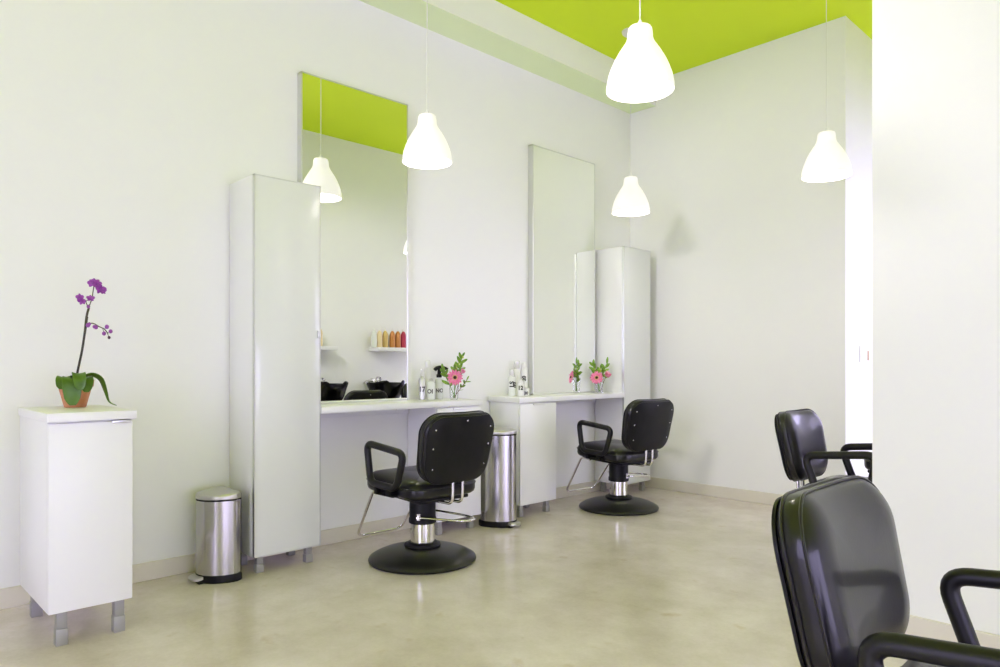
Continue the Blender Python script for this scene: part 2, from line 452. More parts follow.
# ------------------------------------------------------------------ pendant lamps
def pendant(label, x, y):
    zr = 2.263; r = .1425; hh = .272
    t = thing('pendant_lamp', label, 'lamp', (x, y, zr), 0, None)
    pf = [(0, 1.0), (.1, .99), (.22, .945), (.34, .865), (.46, .765), (.58, .635), (.66, .535), (.72, .455), (.77, .405), (.82, .378), (.9, .368), (.955, .352), (.985, .32)]
    out = [(r*b, hh*a) for a, b in pf] + [(.012, hh)]
    inn = [(r*b-.004, hh*a) for a, b in pf[:-2]] + [(.03, hh*.93)]
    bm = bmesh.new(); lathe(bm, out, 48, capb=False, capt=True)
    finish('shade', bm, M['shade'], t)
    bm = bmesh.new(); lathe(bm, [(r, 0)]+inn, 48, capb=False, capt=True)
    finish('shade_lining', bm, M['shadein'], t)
    bm = bmesh.new(); lathe(bm, [(0, .062), (.018, .066), (.029, .082), (.031, .098), (.024, .122), (.014, .14), (.014, .165)], 20)
    finish('bulb', bm, M['bulb'], t)
    top = ZC-zr
    bm = bmesh.new(); tube(bm, [(0, 0, hh-.002), (0, 0, top-.02)], .0024, 8); lathe(bm, [(.009, hh-.004), (.009, hh+.02), (.004, hh+.028)], 12)
    finish('cord', bm, M['cord'], t)
    bm = bmesh.new(); lathe(bm, [(.012, top-.034), (.05, top-.030), (.066, top-.016), (.068, top)], 28)
    finish('ceiling_rose', bm, M['cord'], t)
pendant('white bell pendant lamp hanging largest in front of the green ceiling', -1.738, 2.504)
pendant('white bell pendant lamp hanging just right of the mirror that reflects the green ceiling', -3.204, 2.512)
pendant('white bell pendant lamp hanging in the far corner above the far tall cabinet', -3.18, 4.46)
pendant('white bell pendant lamp at right, hanging before the back wall corner', -1.73, 4.47)

# ------------------------------------------------------------------ styling chair (faces local +X)
def make_chair(label):
    t = thing('styling_chair', label, 'chair')
    # pedestal
    bm = bmesh.new()
    lathe(bm, [(.285, 0), (.300, .004), (.303, .014), (.298, .024), (.286, .030), (.278, .036), (.24, .052), (.19, .067), (.14, .077), (.10, .080)], 64)
    finish('pedestal_base', bm, M['basecast'], t)
    bm = bmesh.new(); lathe(bm, [(.090, .078), (.100, .080), (.103, .088), (.100, .096), (.084, .100), (.076, .108)], 40)
    finish('collar', bm, M['blackplastic'], t)
    bm = bmesh.new(); lathe(bm, [(.068, .10), (.068, .36)], 40)
    finish('piston', bm, M['chrome'], t)
    bm = bmesh.new(); lathe(bm, [(.074, .212), (.0775, .215), (.0775, .238), (.0735, .244), (.0735, .40)], 40)
    finish('sleeve', bm, M['blackplastic'], t)
    # pump lever, swings about the column
    lv = bmesh.new()
    tube(lv, fillet([(-.01, .115, .262), (.05, .112, .258), (.25, .075, .238), (.31, .0, .235), (.25, -.075, .238), (.05, -.112, .258), (-.01, -.115, .262)], .07, 7), .0062, 10)
    for s in (1, -1):
        tube(lv, [(0, s*.070, .262), (0, s*.128, .262)], .0085, 10); tube(lv, [(0, s*.104, .245), (0, s*.104, .280)], .011, 10)
    finish('pump_lever', lv, M['chrome'], t)
    # seat: thick cushion, slightly lower towards the back
    ol = roundrect(.465, .485, .50, .085, .10)          # v runs back -> front
    def sp(p, z): return Vector((p.y-.235, p.x, z+.035*(p.y-.25)))
    bm = bmesh.new(); rings = []
    for ins, z in ((.045, .388), (.020, .392), (.006, .402), (.0, .418), (.0, .446), (.004, .460), (.016, .476), (.040, .490), (.08, .499)):
        rings.append([sp(p, z) for p in inset(ol, ins)])
    c = Vector((0, .25)); last = inset(ol, .08)
    for s, z in ((.66, .502), (.33, .498), (.06, .496)):
        rings.append([sp(c+(p-c)*s, z) for p in last])
    loft(bm, rings); seat = finish('seat', bm, M['leather'], t, sharp=60)
    bm = bmesh.new(); tube(bm, [sp(p, .450) for p in inset(ol, -.001)], .0038, 8, closed=True)
    finish('piping', bm, M['leather'], seat)
    # under-seat plate
    bm = bx((-.20, -.17, .366), (.20, .17, .386), .006); 
    for v in bm.verts: v.co.z += .035*v.co.x
    finish('seat_plate', bm, M['blackplastic'], t)
    # backrest: rear shell and puffed cushion
    O = Vector((-.308, 0, .470)); up = Vector((-.212, 0, .977)); fw = Vector((.977, 0, .212))
    ol = roundrect(.440, .494, .374, .110, .108)
    def bp(p, d):  # d measured forward from the rear shell; shell slightly wrapped
        w = .030*(p.x/.24)**2
        return O+up*p.y+Vector((0, p.x, 0))+fw*(d+w)
    bm = bmesh.new(); rings = []
    for ins, d_ in ((.030, .002), (.012, .005), (.004, .012), (.0, .024), (.0, .052), (.004, .060), (.013, .070), (.027, .080), (.046, .0885), (.068, .094)):
        rings.append([bp(p, d_) for p in inset(ol, ins)])
    c = Vector((0, .186)); last = inset(ol, .068); av = sum((p-c).length for p in last)/len(last)
    for i in range(1, 11):
        s = 1-i/10.3; q = 1-s
        rings.append([bp(c+((p-c).lerp((p-c).normalized()*av, min(1, q*1.3)))*s, .094+.009*(1-(1-q)**2)) for p in last])
    loft(bm, rings); back = finish('backrest', bm, M['leather'], t, sharp=60)
    bm = bmesh.new(); rings = []
    for ins, d_ in ((.018, .006), (.006, .004), (.005, -.002), (.010, -.0045)):
        rings.append([bp(p, d_) for p in inset(ol, ins)])
    last = inset(ol, .010)
    for s in (.7, .4, .1): rings.append([bp(c+(p-c)*s, -.0045) for p in last])
    loft(bm, rings); finish('back_panel', bm, M['blackplastic'], back, sharp=50)
    for d_, ins in ((.018, -.0005), (.056, -.0005)):
        bm = bmesh.new(); tube(bm, [bp(p, d_) for p in inset(ol, ins)], .0036, 8, closed=True)
        finish('piping', bm, M['leather'], back)
    for (u, v) in ((0, .346), (-.190, .300), (.190, .300), (-.192, .200), (.192, .200), (-.180, .088), (.180, .088)):
        bm = bmesh.new(); lathe(bm, [(0, .0), (.0048, .0), (.0042, .0022), (.002, .0034), (0, .0036)], 12)
        q = bp(Vector((u, v)), -.004); rot = Vector((0, 0, 1)).rotation_difference(-fw).to_matrix()
        bmesh.ops.rotate(bm, verts=bm.verts, matrix=rot); bmesh.ops.translate(bm, verts=bm.verts, vec=q)
        finish('screw', bm, M['chrome'], back)
    # the two chrome back supports
    for s in (1, -1):
        pts = fillet([(-.10, s*.034, .358), (-.300, s*.034, .362), (-.304, s*.034, .44), (-.306, s*.034, .505)], .05, 7)
        bm = bmesh.new(); tube(bm, pts, .0082, 12)
        finish('back_support', bm, M['chrome'], t)
    # looped armrests
    for s in (1, -1):
        y = s*.262
        pts = fillet([(.165, y, .668), (-.180, y, .636), (-.112, y, .444), (.128, y, .452)], [.055, .055, .05, .05], 8, closed=True)
        bm = bmesh.new(); tube(bm, pts, .0195, 16, closed=True)
        arm = finish('armrest', bm, M['arm'], t)
        bm = bmesh.new(); box(bm, (-.08, min(s*.18, s*.262), .392), (.09, max(s*.18, s*.262), .404), .003)
        box(bm, (-.06, y-.012, .396), (-.03, y+.012, .452), .003); box(bm, (.05, y-.012, .396), (.08, y+.012, .452), .003)
        finish('arm_bracket', bm, M['blackplastic'], arm)
    # chrome footrest
    pts = fillet([(.12, .185, .376), (.215, .185, .386), (.425, .160, .085), (.425, -.160, .085), (.215, -.185, .386), (.12, -.185, .376)], [.03, .03, .055, .055, .03, .03], 7)
    bm = bmesh.new(); tube(bm, pts, .0085, 12)
    finish('footrest', bm, M['chrome'], t)
    return t

LIFT = {'seat', 'backrest', 'back_support', 'armrest', 'footrest', 'seat_plate', 'sleeve', 'pump_lever'}
proto = make_chair('black salon chair showing its screwed back panel, just left of the tall pedal bin')
def place(o, x, y, heading, lever, lift=0.0):
    o.location = (x, y, 0); o.rotation_euler = (0, 0, heading)
    for c in o.children:
        b = c.name.split('.')[0]
        if lift and b in LIFT: c.location.z = lift
        if b == 'pump_lever': c.rotation_euler.z = lever-heading
copies = [copy_tree(proto) for _ in range(4)]
place(proto, -3.17, 2.453, R(180), R(40))
for o, lab, a in ((copies[0], 'black salon chair farthest away, in front of the far worktop and corner cabinet', (-3.265, 4.42, R(173), R(75))),
                  (copies[1], 'black salon chair half hidden by the white partition, its seat facing right', (-1.345, 3.906, R(1), R(60))),
                  (copies[2], 'large black salon chair in the right foreground, cut off by the frame', (-.258, 1.534, R(1), R(90))),
                  (copies[3], 'black chair back cut by the right edge of the nearer mirror, beside a wash basin', (-1.455, 4.94, R(180), R(90), .045))):
    o['label'] = lab; place(o, *a)

# the wash chair has no arms, footrest or pump lever and a shorter seat
for c in list(copies[3].children):
    b = c.name.split('.')[0]
    if b in ('armrest', 'footrest', 'pump_lever'):
        for g in list(c.children): bpy.data.objects.remove(g)
        bpy.data.objects.remove(c)
    elif b == 'seat': c.scale.x = .60
    elif b == 'seat_plate': c.scale.x = .70
copies[3].name = 'wash_chair'

# ------------------------------------------------------------------ pedal bins (front faces local +X, flat back)
def pedal_bin(label, loc, rz, w, dep, h, lidslope):
    t = thing('pedal_bin', label, 'bin', loc, rz)
    def D(grow=0.0, n=28):
        out = []; r = w/2+grow; xb = -dep/2-grow; k = (dep-.03)/(w/2)
        out.append(Vector((xb, -r+.02))); 
        for i in range(n+1):
            a = -PI/2+PI*i/n
            out.append(Vector((xb+.03+math.cos(a)*r*k*(1 if True else 1), math.sin(a)*r)))
        out.append(Vector((xb, r-.02)))
        return out
    def ring(g, z, f=None): return [Vector((p.x, p.y, z if f is None else f(p))) for p in D(g)]
    bm = bmesh.new(); loft(bm, [ring(.004, 0), ring(.006, .006), ring(.006, .032), ring(.003, .040)])
    finish('base_ring', bm, M['blackplastic'], t)
    zl = h-.05
    bm = bmesh.new(); loft(bm, [ring(0, .036), ring(0, zl)])
    finish('body', bm, M['bin'], t)
    bm = bmesh.new(); loft(bm, [ring(-.002, zl-.002), ring(.001, zl), ring(.001, zl+.006), ring(-.004, zl+.008)])
    finish('rim', bm, M['blackplastic'], t)
    bm = bmesh.new(); rings = [ring(.002, zl+.008), ring(.003, zl+.012)]
    f1 = lambda p: zl+.026+lidslope*(-p.x)
    rings.append(ring(.002, 0, f1)); rings.append(ring(-.006, 0, lambda p: f1(p)+.008))
    base = D(-.006)
    for s, dz in ((.8, .013), (.55, .017), (.28, .019), (.05, .020)):
        rings.append([Vector((p.x*s, p.y*s, f1(p*s)+dz)) for p in base])
    loft(bm, rings); finish('lid', bm, M['binlid'], t, sharp=35)
    bm = bx((-dep/2-.030, -w*.22, .0), (-dep/2-.001, w*.22, zl+.022), .005)
    finish('hinge_spine', bm, M['blackplastic'], t)
    bm = bmesh.new(); n = 14; top = []
    x0 = dep/2-.03
    ol = [Vector((x0, -.05)), Vector((x0+.03, -.052))]+[Vector((x0+.035+math.cos(a)*.035, math.sin(a)*.052)) for a in (-PI/2+PI*i/n for i in range(n+1))]+[Vector((x0+.03, .052)), Vector((x0, .05))]
    zz = lambda p: .034-.16*(p.x-x0)
    loft(bm, [[Vector((p.x, p.y, zz(p)-.012)) for p in ol], [Vector((p.x, p.y, zz(p))) for p in ol], [Vector((x0+(p.x-x0)*.93, p.y*.9, zz(p)+.004)) for p in ol]])
    finish('pedal', bm, M['binlid'], t)
    bm = bx((x0-.03, -.06, .001), (x0+.045, .06, .014), .003)
    finish('pedal_housing', bm, M['blackplastic'], t)
pedal_bin('short brushed steel pedal bin standing left of the tall glass-door cabinet', (-3.640, 1.468, 0), R(-90), .258, .178, .462, .10)
pedal_bin('tall brushed steel pedal bin standing in the gap between the two worktops', (-3.49, 3.385, 0), R(8), .25, .215, .672, .02)

# ------------------------------------------------------------------ orchid in a clay pot
po = thing('potted_orchid', 'purple orchid in a small clay pot on the low white cabinet', 'plant', (-3.55, .815, .914))
# local axes: u to the right along the view, w towards the room
U = Vector((.195, .840, 0)); W = Vector((.975, -.224, 0)); Z = Vector((0, 0, 1))
def uw(u, w, z): return U*u+W*w+Z*z
bm = bmesh.new()
lathe(bm, [(.040, 0), (.043, .003), (.065, .090), (.0705, .090), (.0735, .119), (.0715, .122), (.066, .121), (.064, .108)], 40)
finish('pot', bm, M['terracotta'], po)
bm = bmesh.new(); lathe(bm, [(.0, .104), (.03, .107), (.0645, .105)], 24, capt=False); finish('soil', bm, M['soil'], po)
def leaf(path, widths, parent, m, thick=.0022, cup=.12, name='leaf', side=None):
    pts = smoothpath(path, 5); n = len(pts); bm = bmesh.new(); rows = []; wl = []
    for i in range(n):
        x = i/(n-1)*(len(widths)-1); k = min(int(x), len(widths)-2); wl.append(widths[k]+(widths[k+1]-widths[k])*(x-k))
    for i, p in enumerate(pts):
        tt = (pts[min(i+1, n-1)]-pts[max(i-1, 0)]).normalized()
        s = tt.cross(Z)
        if side is not None: s = Vector(side)-tt*Vector(side).dot(tt)
        if s.length < .05: s = U.copy()
        s.normalize(); nn = s.cross(tt).normalized()
        rows.append([bm.verts.new(p+s*wl[i]*j+nn*(cup*wl[i]*j*j)) for j in (-1, -.72, -.38, 0, .38, .72, 1)])
    for A, B in zip(rows, rows[1:]):
        for k in range(6): bm.faces.new((A[k], A[k+1], B[k+1], B[k]))
    bmesh.ops.recalc_face_normals(bm, faces=bm.faces)
    ret = bmesh.ops.solidify(bm, geom=bm.faces[:], thickness=thick)
    return finish(name, bm, m, parent, sharp=75)
LW = lambda a: [a*.35, a*.75, a*.97, a, a, a*.97, a*.82, a*.30]
leaf([uw(-.004, .005, .112), uw(-.012, .045, .132), uw(-.014, .080, .120), uw(-.013, .090, .070), uw(-.011, .084, .012)], LW(.036), po, M['leaf'], cup=-.2, side=U)
leaf([uw(.006, .010, .118), uw(.014, .060, .150), uw(.018, .096, .128), uw(.022, .104, .078)], LW(.025), po, M['leaf'], cup=-.25, side=U)
leaf([uw(-.010, 0, .112), uw(-.042, .034, .134), uw(-.056, .064, .124), uw(-.060, .076, .082)], LW(.024), po, M['leaf'], cup=-.2, side=U)
leaf([uw(.02, -.005, .115), uw(.042, .040, .134), uw(.050, .072, .116), uw(.048, .086, .068)], LW(.026), po, M['leaf'], cup=-.2, side=U)
leaf([uw(.01, -.01, .115), uw(.060, .0, .138), uw(.105, .010, .122), uw(.130, .018, .070), uw(.150, .028, .022), uw(.185, .038, .0045)],
     [.010, .022, .027, .026, .020, .012, .005, .002], po, M['leaf'], cup=.35, side=W*.8+U*.3+Z*.1)
stem_pts = [uw(.002, .0, .105), uw(.012, .006, .165), uw(.030, .010, .250), uw(.042, .012, .330), uw(.050, .010, .400), uw(.060, .006, .440)]
bm = bmesh.new(); tube(bm, smoothpath(stem_pts, 6), .0048, 10); tube(bm, smoothpath([p+W*.003+U*.007*(i/4) for i, p in enumerate(stem_pts[1:5])], 5), .0022, 8)
finish('stem', bm, M['stem'], po)
bm = bmesh.new()
tube(bm, smoothpath([uw(.058, .006, .438), uw(.073, .004, .480), uw(.080, .002, .520), uw(.084, .0, .545)], 5), .0022, 8)
tube(bm, smoothpath([uw(.057, .006, .440), uw(.046, .010, .468), uw(.036, .014, .478), uw(.026, .016, .474)], 5), .002, 8)
tube(bm, smoothpath([uw(.046, .010, .466), uw(.056, .012, .476), uw(.066, .014, .474)], 5), .0016, 8)
tube(bm, smoothpath([uw(.052, .010, .368), uw(.078, .014, .372), uw(.105, .020, .358), uw(.130, .028, .346), uw(.146, .032, .325)], 5), .0022, 8)
for (u, z, u2, z2) in ((.128, .347, .140, .354), (.122, .350, .128, .330), (.142, .330, .156, .336), (.144, .327, .150, .312), (.09, .366, .092, .356)):
    tube(bm, [uw(u, .024, z), uw(u2, .026, z2)], .0013, 6)
finish('flower_branch', bm, M['stem'], po)
def petal(bm, c, ax, n, ln, wd, curl=.25):
    ax = ax.normalized(); n = n.normalized(); s = n.cross(ax).normalized(); rows = []
    for i in range(6):
        t = i/5; wv = wd*math.sin(PI*min(1, .12+t*.80))**.8; p = c+ax*ln*t+n*(curl*ln*t*t)
        rows.append([bm.verts.new(p+s*wv*j+n*(.25*wv*(abs(j)-.5))) for j in (-1, -.5, 0, .5, 1)])
    for A, B in zip(rows, rows[1:]):
        for k in range(4): bm.faces.new((A[k], A[k+1], B[k+1], B[k]))
def orchid_flower(u, w, z, nrm, size):
    bm = bmesh.new(); c = uw(u, w, z); n = nrm.normalized()
    e1 = n.cross(Z); e1 = e1.normalized() if e1.length > .1 else U; e2 = e1.cross(n)
    for k, a in enumerate((90, 18, 162, 234, 306)):
        a = R(a+random.uniform(-8, 8)); petal(bm, c, e1*math.cos(a)+e2*math.sin(a), n, size*.92*(1 if k not in (1, 2) else 1.1), size*.92*(.36 if k not in (1, 2) else .52), .22)
    bmesh.ops.recalc_face_normals(bm, faces=bm.faces); bmesh.ops.solidify(bm, geom=bm.faces[:], thickness=.0009)
    o = finish('flower', bm, M['petalpurple'], po, sharp=80)
    bm = bmesh.new(); ball(bm, c+n*.006, size*.2, 10, 7); petal(bm, c+n*.004, -e2*.8+n, n, size*.45, size*.2, .3)
    finish('flower_lip', bm, M['budpurple'], o)
for a in ((.078, .006, .550, W+U*-.5+Z*.2, .022), (.096, .010, .548, W+U*.6+Z*.1, .021), (.086, -.004, .560, W*.6+Z*.6, .020),
          (.112, .008, .526, W+U*.5-Z*.3, .024), (.122, .002, .522, W*.7+U*.9, .020),
          (.022, .020, .484, W-U*.7, .019), (.030, .022, .468, W-U*.4-Z*.4, .018), (.068, .016, .482, W*.8+Z*.3, .017)):
    orchid_flower(*a)
for (u, z, r, mm) in ((.058, .445, .0075, 'budpurple'), (.056, .362, .009, 'budpurple'), (.062, .368, .007, 'budpurple'), (.092, .354, .0085, 'budpurple'), (.084, .356, .007, 'budpurple'), (.141, .357, .0092, 'budpurple'), (.128, .327, .0085, 'budpurple'), (.158, .337, .0085, 'budpurple'), (.151, .309, .0065, 'buddark')):
    bm = bmesh.new(); ball(bm, uw(u, .026, z), r, 12, 8, (1, 1, 1.12)); finish('bud', bm, M[mm], po)

U = Vector((.6947, .7193, 0)); W = Vector((.7193, -.6947, 0))
# ------------------------------------------------------------------ bottles on the worktops
WT = .8662
CAMDIR = lambda x, y: math.atan2(-y, -x)
def bottle_body(r, h, shoulder=.012, neck=.010, nh=.010):
    bm = bmesh.new()
    lathe(bm, [(r-.003, 0), (r, .003), (r, h-shoulder), (r-.002, h-shoulder*.6), (r-.007, h-shoulder*.2), (neck+.002, h), (neck, h+nh)], 32)
    return bm
def trigger(t, z, m, phi, s=1.0):
    """spray head: collar, body, nozzle and lever"""
    bm = bmesh.new(); c, sn = math.cos(phi), math.sin(phi)
    def P(a, zz): return Vector((c*a*s, sn*a*s, z+zz*s))
    lathe(bm, [(.013*s, z), (.0135*s, z+.014*s), (.009*s, z+.018*s), (.008*s, z+.03*s)], 20)
    tube(bm, smoothpath([P(-.022, .036), P(-.010, .047), P(.012, .049), P(.036, .044)], 4), [.009*s]*6+[.010*s]*4+[.008*s]*3, 10)
    tube(bm, [P(0, .010), P(.002, .048)], .0095*s, 10)
    tube(bm, [P(.036, .044), P(.044, .042)], .0055*s, 8)
    tube(bm, smoothpath([P(.012, .040), P(.026, .026), P(.034, .004)], 4), .0045*s, 8)
    return finish('spray_head', bm, m, t)
t = thing('spray_bottle', 'slim silver spray bottle printed 17, leftmost on the nearer worktop', 'bottle', (-3.765, 2.909, WT))
finish('body', bottle_body(.0225, .150), M['bottlesilver'], t); trigger(t, .160, M['bottlewhite'], R(-50), .85)
wrap_text('17', .046, .0225, .070, CAMDIR(-3.765, 2.909), t, M['ink'])
t = thing('hairspray_can', 'tall white hairspray can behind the spray bottles on the nearer worktop', 'bottle', (-3.815, 3.000, WT))
finish('body', bottle_body(.024, .218, .012, .018, .004), M['bottlewhite'], t)
bm = bmesh.new(); lathe(bm, [(.019, .220), (.020, .223), (.020, .250), (.014, .264), (0, .267)], 28); finish('cap', bm, M['bottlewhite'], t)
t = thing('styling_bottle', 'frosted bottle printed OI, right of the 17 spray bottle', 'bottle', (-3.735, 2.962, WT))
finish('body', bottle_body(.029, .125, .014, .008, .004), M['bottleclear'], t)
bm = bmesh.new(); lathe(bm, [(.010, .127), (.011, .130), (.011, .142), (.004, .146)], 20); finish('cap', bm, M['bottlesilver'], t)
wrap_text('OI', .038, .029, .056, CAMDIR(-3.735, 2.962)-.25, t, M['inkgrey'])
t = thing('spray_bottle', 'frosted spray bottle with a black trigger head, beside the pink gerbera', 'bottle', (-3.775, 3.064, WT))
finish('body', bottle_body(.027, .140), M['bottleclear'], t); trigger(t, .148, M['blackplastic'], R(42), 1.4)
wrap_text('NO', .036, .027, .058, CAMDIR(-3.775, 3.064)+.12, t, M['inkgrey'])
# far station
t = thing('styling_bottle', 'frosted bottle with large dark rotated print, leftmost on the far worktop', 'bottle', (-3.735, 3.732, WT))
finish('body', bottle_body(.030, .150), M['bottleclear'], t)
bm = bmesh.new(); lathe(bm, [(.017, .158), (.018, .160), (.0165, .196), (.012, .200)], 24); finish('cap', bm, M['capclear'], t)
wrap_text('LS', .046, .030, .090, CAMDIR(-3.735, 3.732), t, M['ink'], spin=PI/2)
wrap_text('02', .042, .030, .086, CAMDIR(-3.735, 3.732)+.95, t, M['ink'], spin=PI/2)
t = thing('hairspray_can', 'tall silver-capped can at the back of the bottles on the far worktop', 'bottle', (-3.805, 3.856, WT))
finish('body', bottle_body(.024, .205, .010, .019, .004), M['bottlewhite'], t)
bm = bmesh.new(); lathe(bm, [(.021, .206), (.022, .209), (.0215, .262), (.018, .265)], 24); finish('cap', bm, M['capclear'], t)
t = thing('hairspray_can', 'tall white can with a domed cap, rightmost of the far bottles', 'bottle', (-3.79, 3.920, WT))
finish('body', bottle_body(.026, .215, .012, .018, .004), M['bottlewhite'], t)
bm = bmesh.new(); lathe(bm, [(.019, .217), (.020, .220), (.019, .240), (.012, .252), (0, .255)], 24); finish('cap', bm, M['bottlewhite'], t)
wrap_text('20', .040, .026, .130, CAMDIR(-3.79, 3.920), t, M['ink'], spin=PI/2)
t = thing('styling_bottle', 'short white bottle printed 12 in front of the tall cans', 'bottle', (-3.685, 3.772, WT))
finish('body', bottle_body(.024, .098, .010, .012, .004), M['bottlewhite'], t)
bm = bmesh.new(); lathe(bm, [(.015, .100), (.016, .103), (.016, .122), (.013, .125)], 24); finish('cap', bm, M['bottlewhite'], t)
wrap_text('12', .040, .024, .062, CAMDIR(-3.685, 3.772), t, M['ink'])
t = thing('cream_jar', 'small low jar printed 20, at the front of the far bottles', 'jar', (-3.690, 3.838, WT))
bm = bmesh.new(); lathe(bm, [(.022, 0), (.024, .003), (.024, .040), (.022, .042)], 28); finish('body', bm, M['bottlewhite'], t)
bm = bmesh.new(); lathe(bm, [(.024, .042), (.025, .044), (.025, .058), (.022, .061)], 28); finish('lid', bm, M['bottlewhite'], t)
wrap_text('20', .030, .024, .022, CAMDIR(-3.690, 3.838), t, M['ink'])

# ------------------------------------------------------------------ vases and flowers
def vase(label, x, y, h=.125, rt=.034, rb=.026):
    t = thing('glass_vase', label, 'vase', (x, y, WT))
    bm = bmesh.new(); lathe(bm, [(rb-.002, 0), (rb, .002), (rt, h), (rt-.0022, h), (rb-.0018, .008), (0, .007)], 32)
    finish('glass', bm, M['glass'], t)
def gerbera(label, root, head, nrm, size, group=None):
    t = thing('gerbera', label, 'flower', root)
    root = Vector(root); c = Vector(head)-root; n = Vector(nrm).normalized()
    bm = bmesh.new(); tube(bm, smoothpath([(0, 0, .0), c*.45+Vector((0, 0, .012))-n*.012, c-n*.012, c], 6), .0026, 8)
    finish('stem', bm, M['stemgreen'], t)
    e1 = n.cross(Z).normalized(); e2 = e1.cross(n); bm = bmesh.new()
    for ring, (cnt, ln, cu) in enumerate(((15, 1.0, .06), (13, .78, .16))):
        for k in range(cnt):
            a = 2*PI*(k+.5*ring)/cnt+random.uniform(-.06, .06)
            dr = e1*math.cos(a)+e2*math.sin(a)
            petal(bm, c+dr*size*.16+n*.001*ring, dr, n, size*.84*ln*random.uniform(.95, 1.03), size*.17, cu)
    bmesh.ops.recalc_face_normals(bm, faces=bm.faces); bmesh.ops.solidify(bm, geom=bm.faces[:], thickness=.0007)
    p = finish('petals', bm, M['petalpink'], t, sharp=80)
    rot = Z.rotation_difference(n).to_matrix()
    for nm, prof, mm in (('ring', [(0, .0), (size*.30, .001), (size*.33, .005), (size*.22, .006), (0, .006)], 'flowerring'), ('eye', [(0, .004), (size*.22, .004), (size*.20, .009), (size*.1, .012), (0, .0125)], 'flowereye')):
        bm = bmesh.new(); lathe(bm, prof, 20, capb=False, capt=False)
        bmesh.ops.rotate(bm, verts=bm.verts, matrix=rot); bmesh.ops.translate(bm, verts=bm.verts, vec=c)
        finish(nm, bm, M[mm], t)
def sprig(label, root, tip, n, ln, twig='stemgreen', spread=.8, buds=0):
    t = thing('leafy_sprig', label, 'foliage', root); root = Vector(root); c = Vector(tip)-root
    mid = c*.5+Vector((random.uniform(-.01, .01), random.uniform(-.01, .01), .008))
    pts = smoothpath([(0, 0, 0), mid, c], 8); bm = bmesh.new(); tube(bm, pts, .0022, 7); finish('twig', bm, M[twig], t)
    for i in range(n):
        f = .42+.58*i/(n-1); p = pts[min(int(f*(len(pts)-1)), len(pts)-1)]; ax = c.normalized()
        a = i*2.4+random.uniform(-.4, .4); e1 = ax.cross(Vector((1, 0, .1))).normalized(); e2 = ax.cross(e1)
        dr = (e1*math.cos(a)+e2*math.sin(a))*spread+ax*(.75 if i < n-1 else 3)
        bm = bmesh.new(); petal(bm, p, dr, dr.cross(e1.cross(dr)+Vector((.01, .3, .2))), ln*random.uniform(.8, 1.15), ln*.24, .12)
        bmesh.ops.recalc_face_normals(bm, faces=bm.faces); bmesh.ops.solidify(bm, geom=bm.faces[:], thickness=.0008)
        finish('leaf', bm, M['foliage'], t, sharp=80)
    for i in range(buds):
        p = pts[int((.6+.4*i/max(1, buds-1))*(len(pts)-1))]+Vector((random.uniform(-.014, .014), random.uniform(-.014, .014), random.uniform(0, .014)))
        bm = bmesh.new(); ball(bm, p, .0065, 8, 6, (1, 1, 1.3)); finish('bud', bm, M['foliageyellow'], t)
def rosebud(label, root, head, nrm, size):
    t = thing('pink_rosebud', label, 'flower', root); root = Vector(root); c = Vector(head)-root; n = Vector(nrm).normalized()
    bm = bmesh.new(); tube(bm, smoothpath([(0, 0, 0), c*.5+Vector((0, 0, .008)), c], 6), .0022, 8); finish('stem', bm, M['stemred'], t)
    bm = bmesh.new(); e1 = n.cross(Z).normalized(); e2 = e1.cross(n)
    for k in range(7):
        a = k*2.4; dr = (e1*math.cos(a)+e2*math.sin(a))
        petal(bm, c+dr*size*.10, n+dr*(.25+.07*k), -dr, size*1.25, size*.50, -.15)
    bmesh.ops.recalc_face_normals(bm, faces=bm.faces); bmesh.ops.solidify(bm, geom=bm.faces[:], thickness=.0008)
    finish('petals', bm, M['petalrose'], t, sharp=80)
    bm = bmesh.new(); ball(bm, c, size*.33, 10, 7); finish('calyx', bm, M['foliage'], t)
def off(x, y, u, w, z):
    """point offset from a vase foot: u along the sight line's right, w towards the viewer"""
    return tuple(Vector((x, y, WT))+U*u+W*w+Z*z)
vx, vy = -3.66, 3.10
vase('small glass vase holding the single pink gerbera on the nearer worktop', vx, vy)
gerbera('pink gerbera in the vase on the nearer worktop', off(vx, vy, .004, .0, .010), off(vx, vy, .010, .055, .150), W+U*.12+Z*.15, .054)
sprig('tall leafy sprig rising above the nearer gerbera', off(vx, vy, -.006, -.004, .010), off(vx, vy, .050, -.02, .285), 14, .050, spread=.75, buds=4)
sprig('leafy sprig leaning left over the black trigger head', off(vx, vy, .010, -.006, .010), off(vx, vy, -.075, .0, .205), 9, .050, spread=.7)
sprig('short leafy sprig at the right of the nearer gerbera', off(vx, vy, -.004, .006, .010), off(vx, vy, .085, .010, .130), 7, .032, twig='stemred', spread=.8)
sprig('middle leafy sprig with yellow buds behind the nearer gerbera', off(vx, vy, .0, .008, .012), off(vx, vy, .0, -.03, .225), 9, .045, spread=.8, buds=6)
rosebud('small pink bud above right of the nearer gerbera', off(vx, vy, .008, .004, .010), off(vx, vy, .052, .004, .180), U*.6+Z*.7+W*.2, .022)
vx, vy = -3.675, 4.71
vase('small glass vase of flowers against the far mirror edge', vx, vy)
gerbera('pink gerbera in the vase by the far mirror', off(vx, vy, -.006, .0, .010), off(vx, vy, -.030, .045, .128), W-U*.25+Z*.22, .056)
rosebud('pink and white rosebud right of the far gerbera', off(vx, vy, .008, .004, .010), off(vx, vy, .052, .012, .135), U*.5+Z*.6+W*.4, .036)
sprig('leafy sprig leaning right in the far vase', off(vx, vy, -.006, .004, .010), off(vx, vy, .062, -.004, .245), 10, .050, spread=.8)
sprig('leafy sprig with yellow buds leaning left in the far vase', off(vx, vy, .006, -.004, .010), off(vx, vy, -.050, -.012, .232), 11, .052, spread=.8, buds=4)
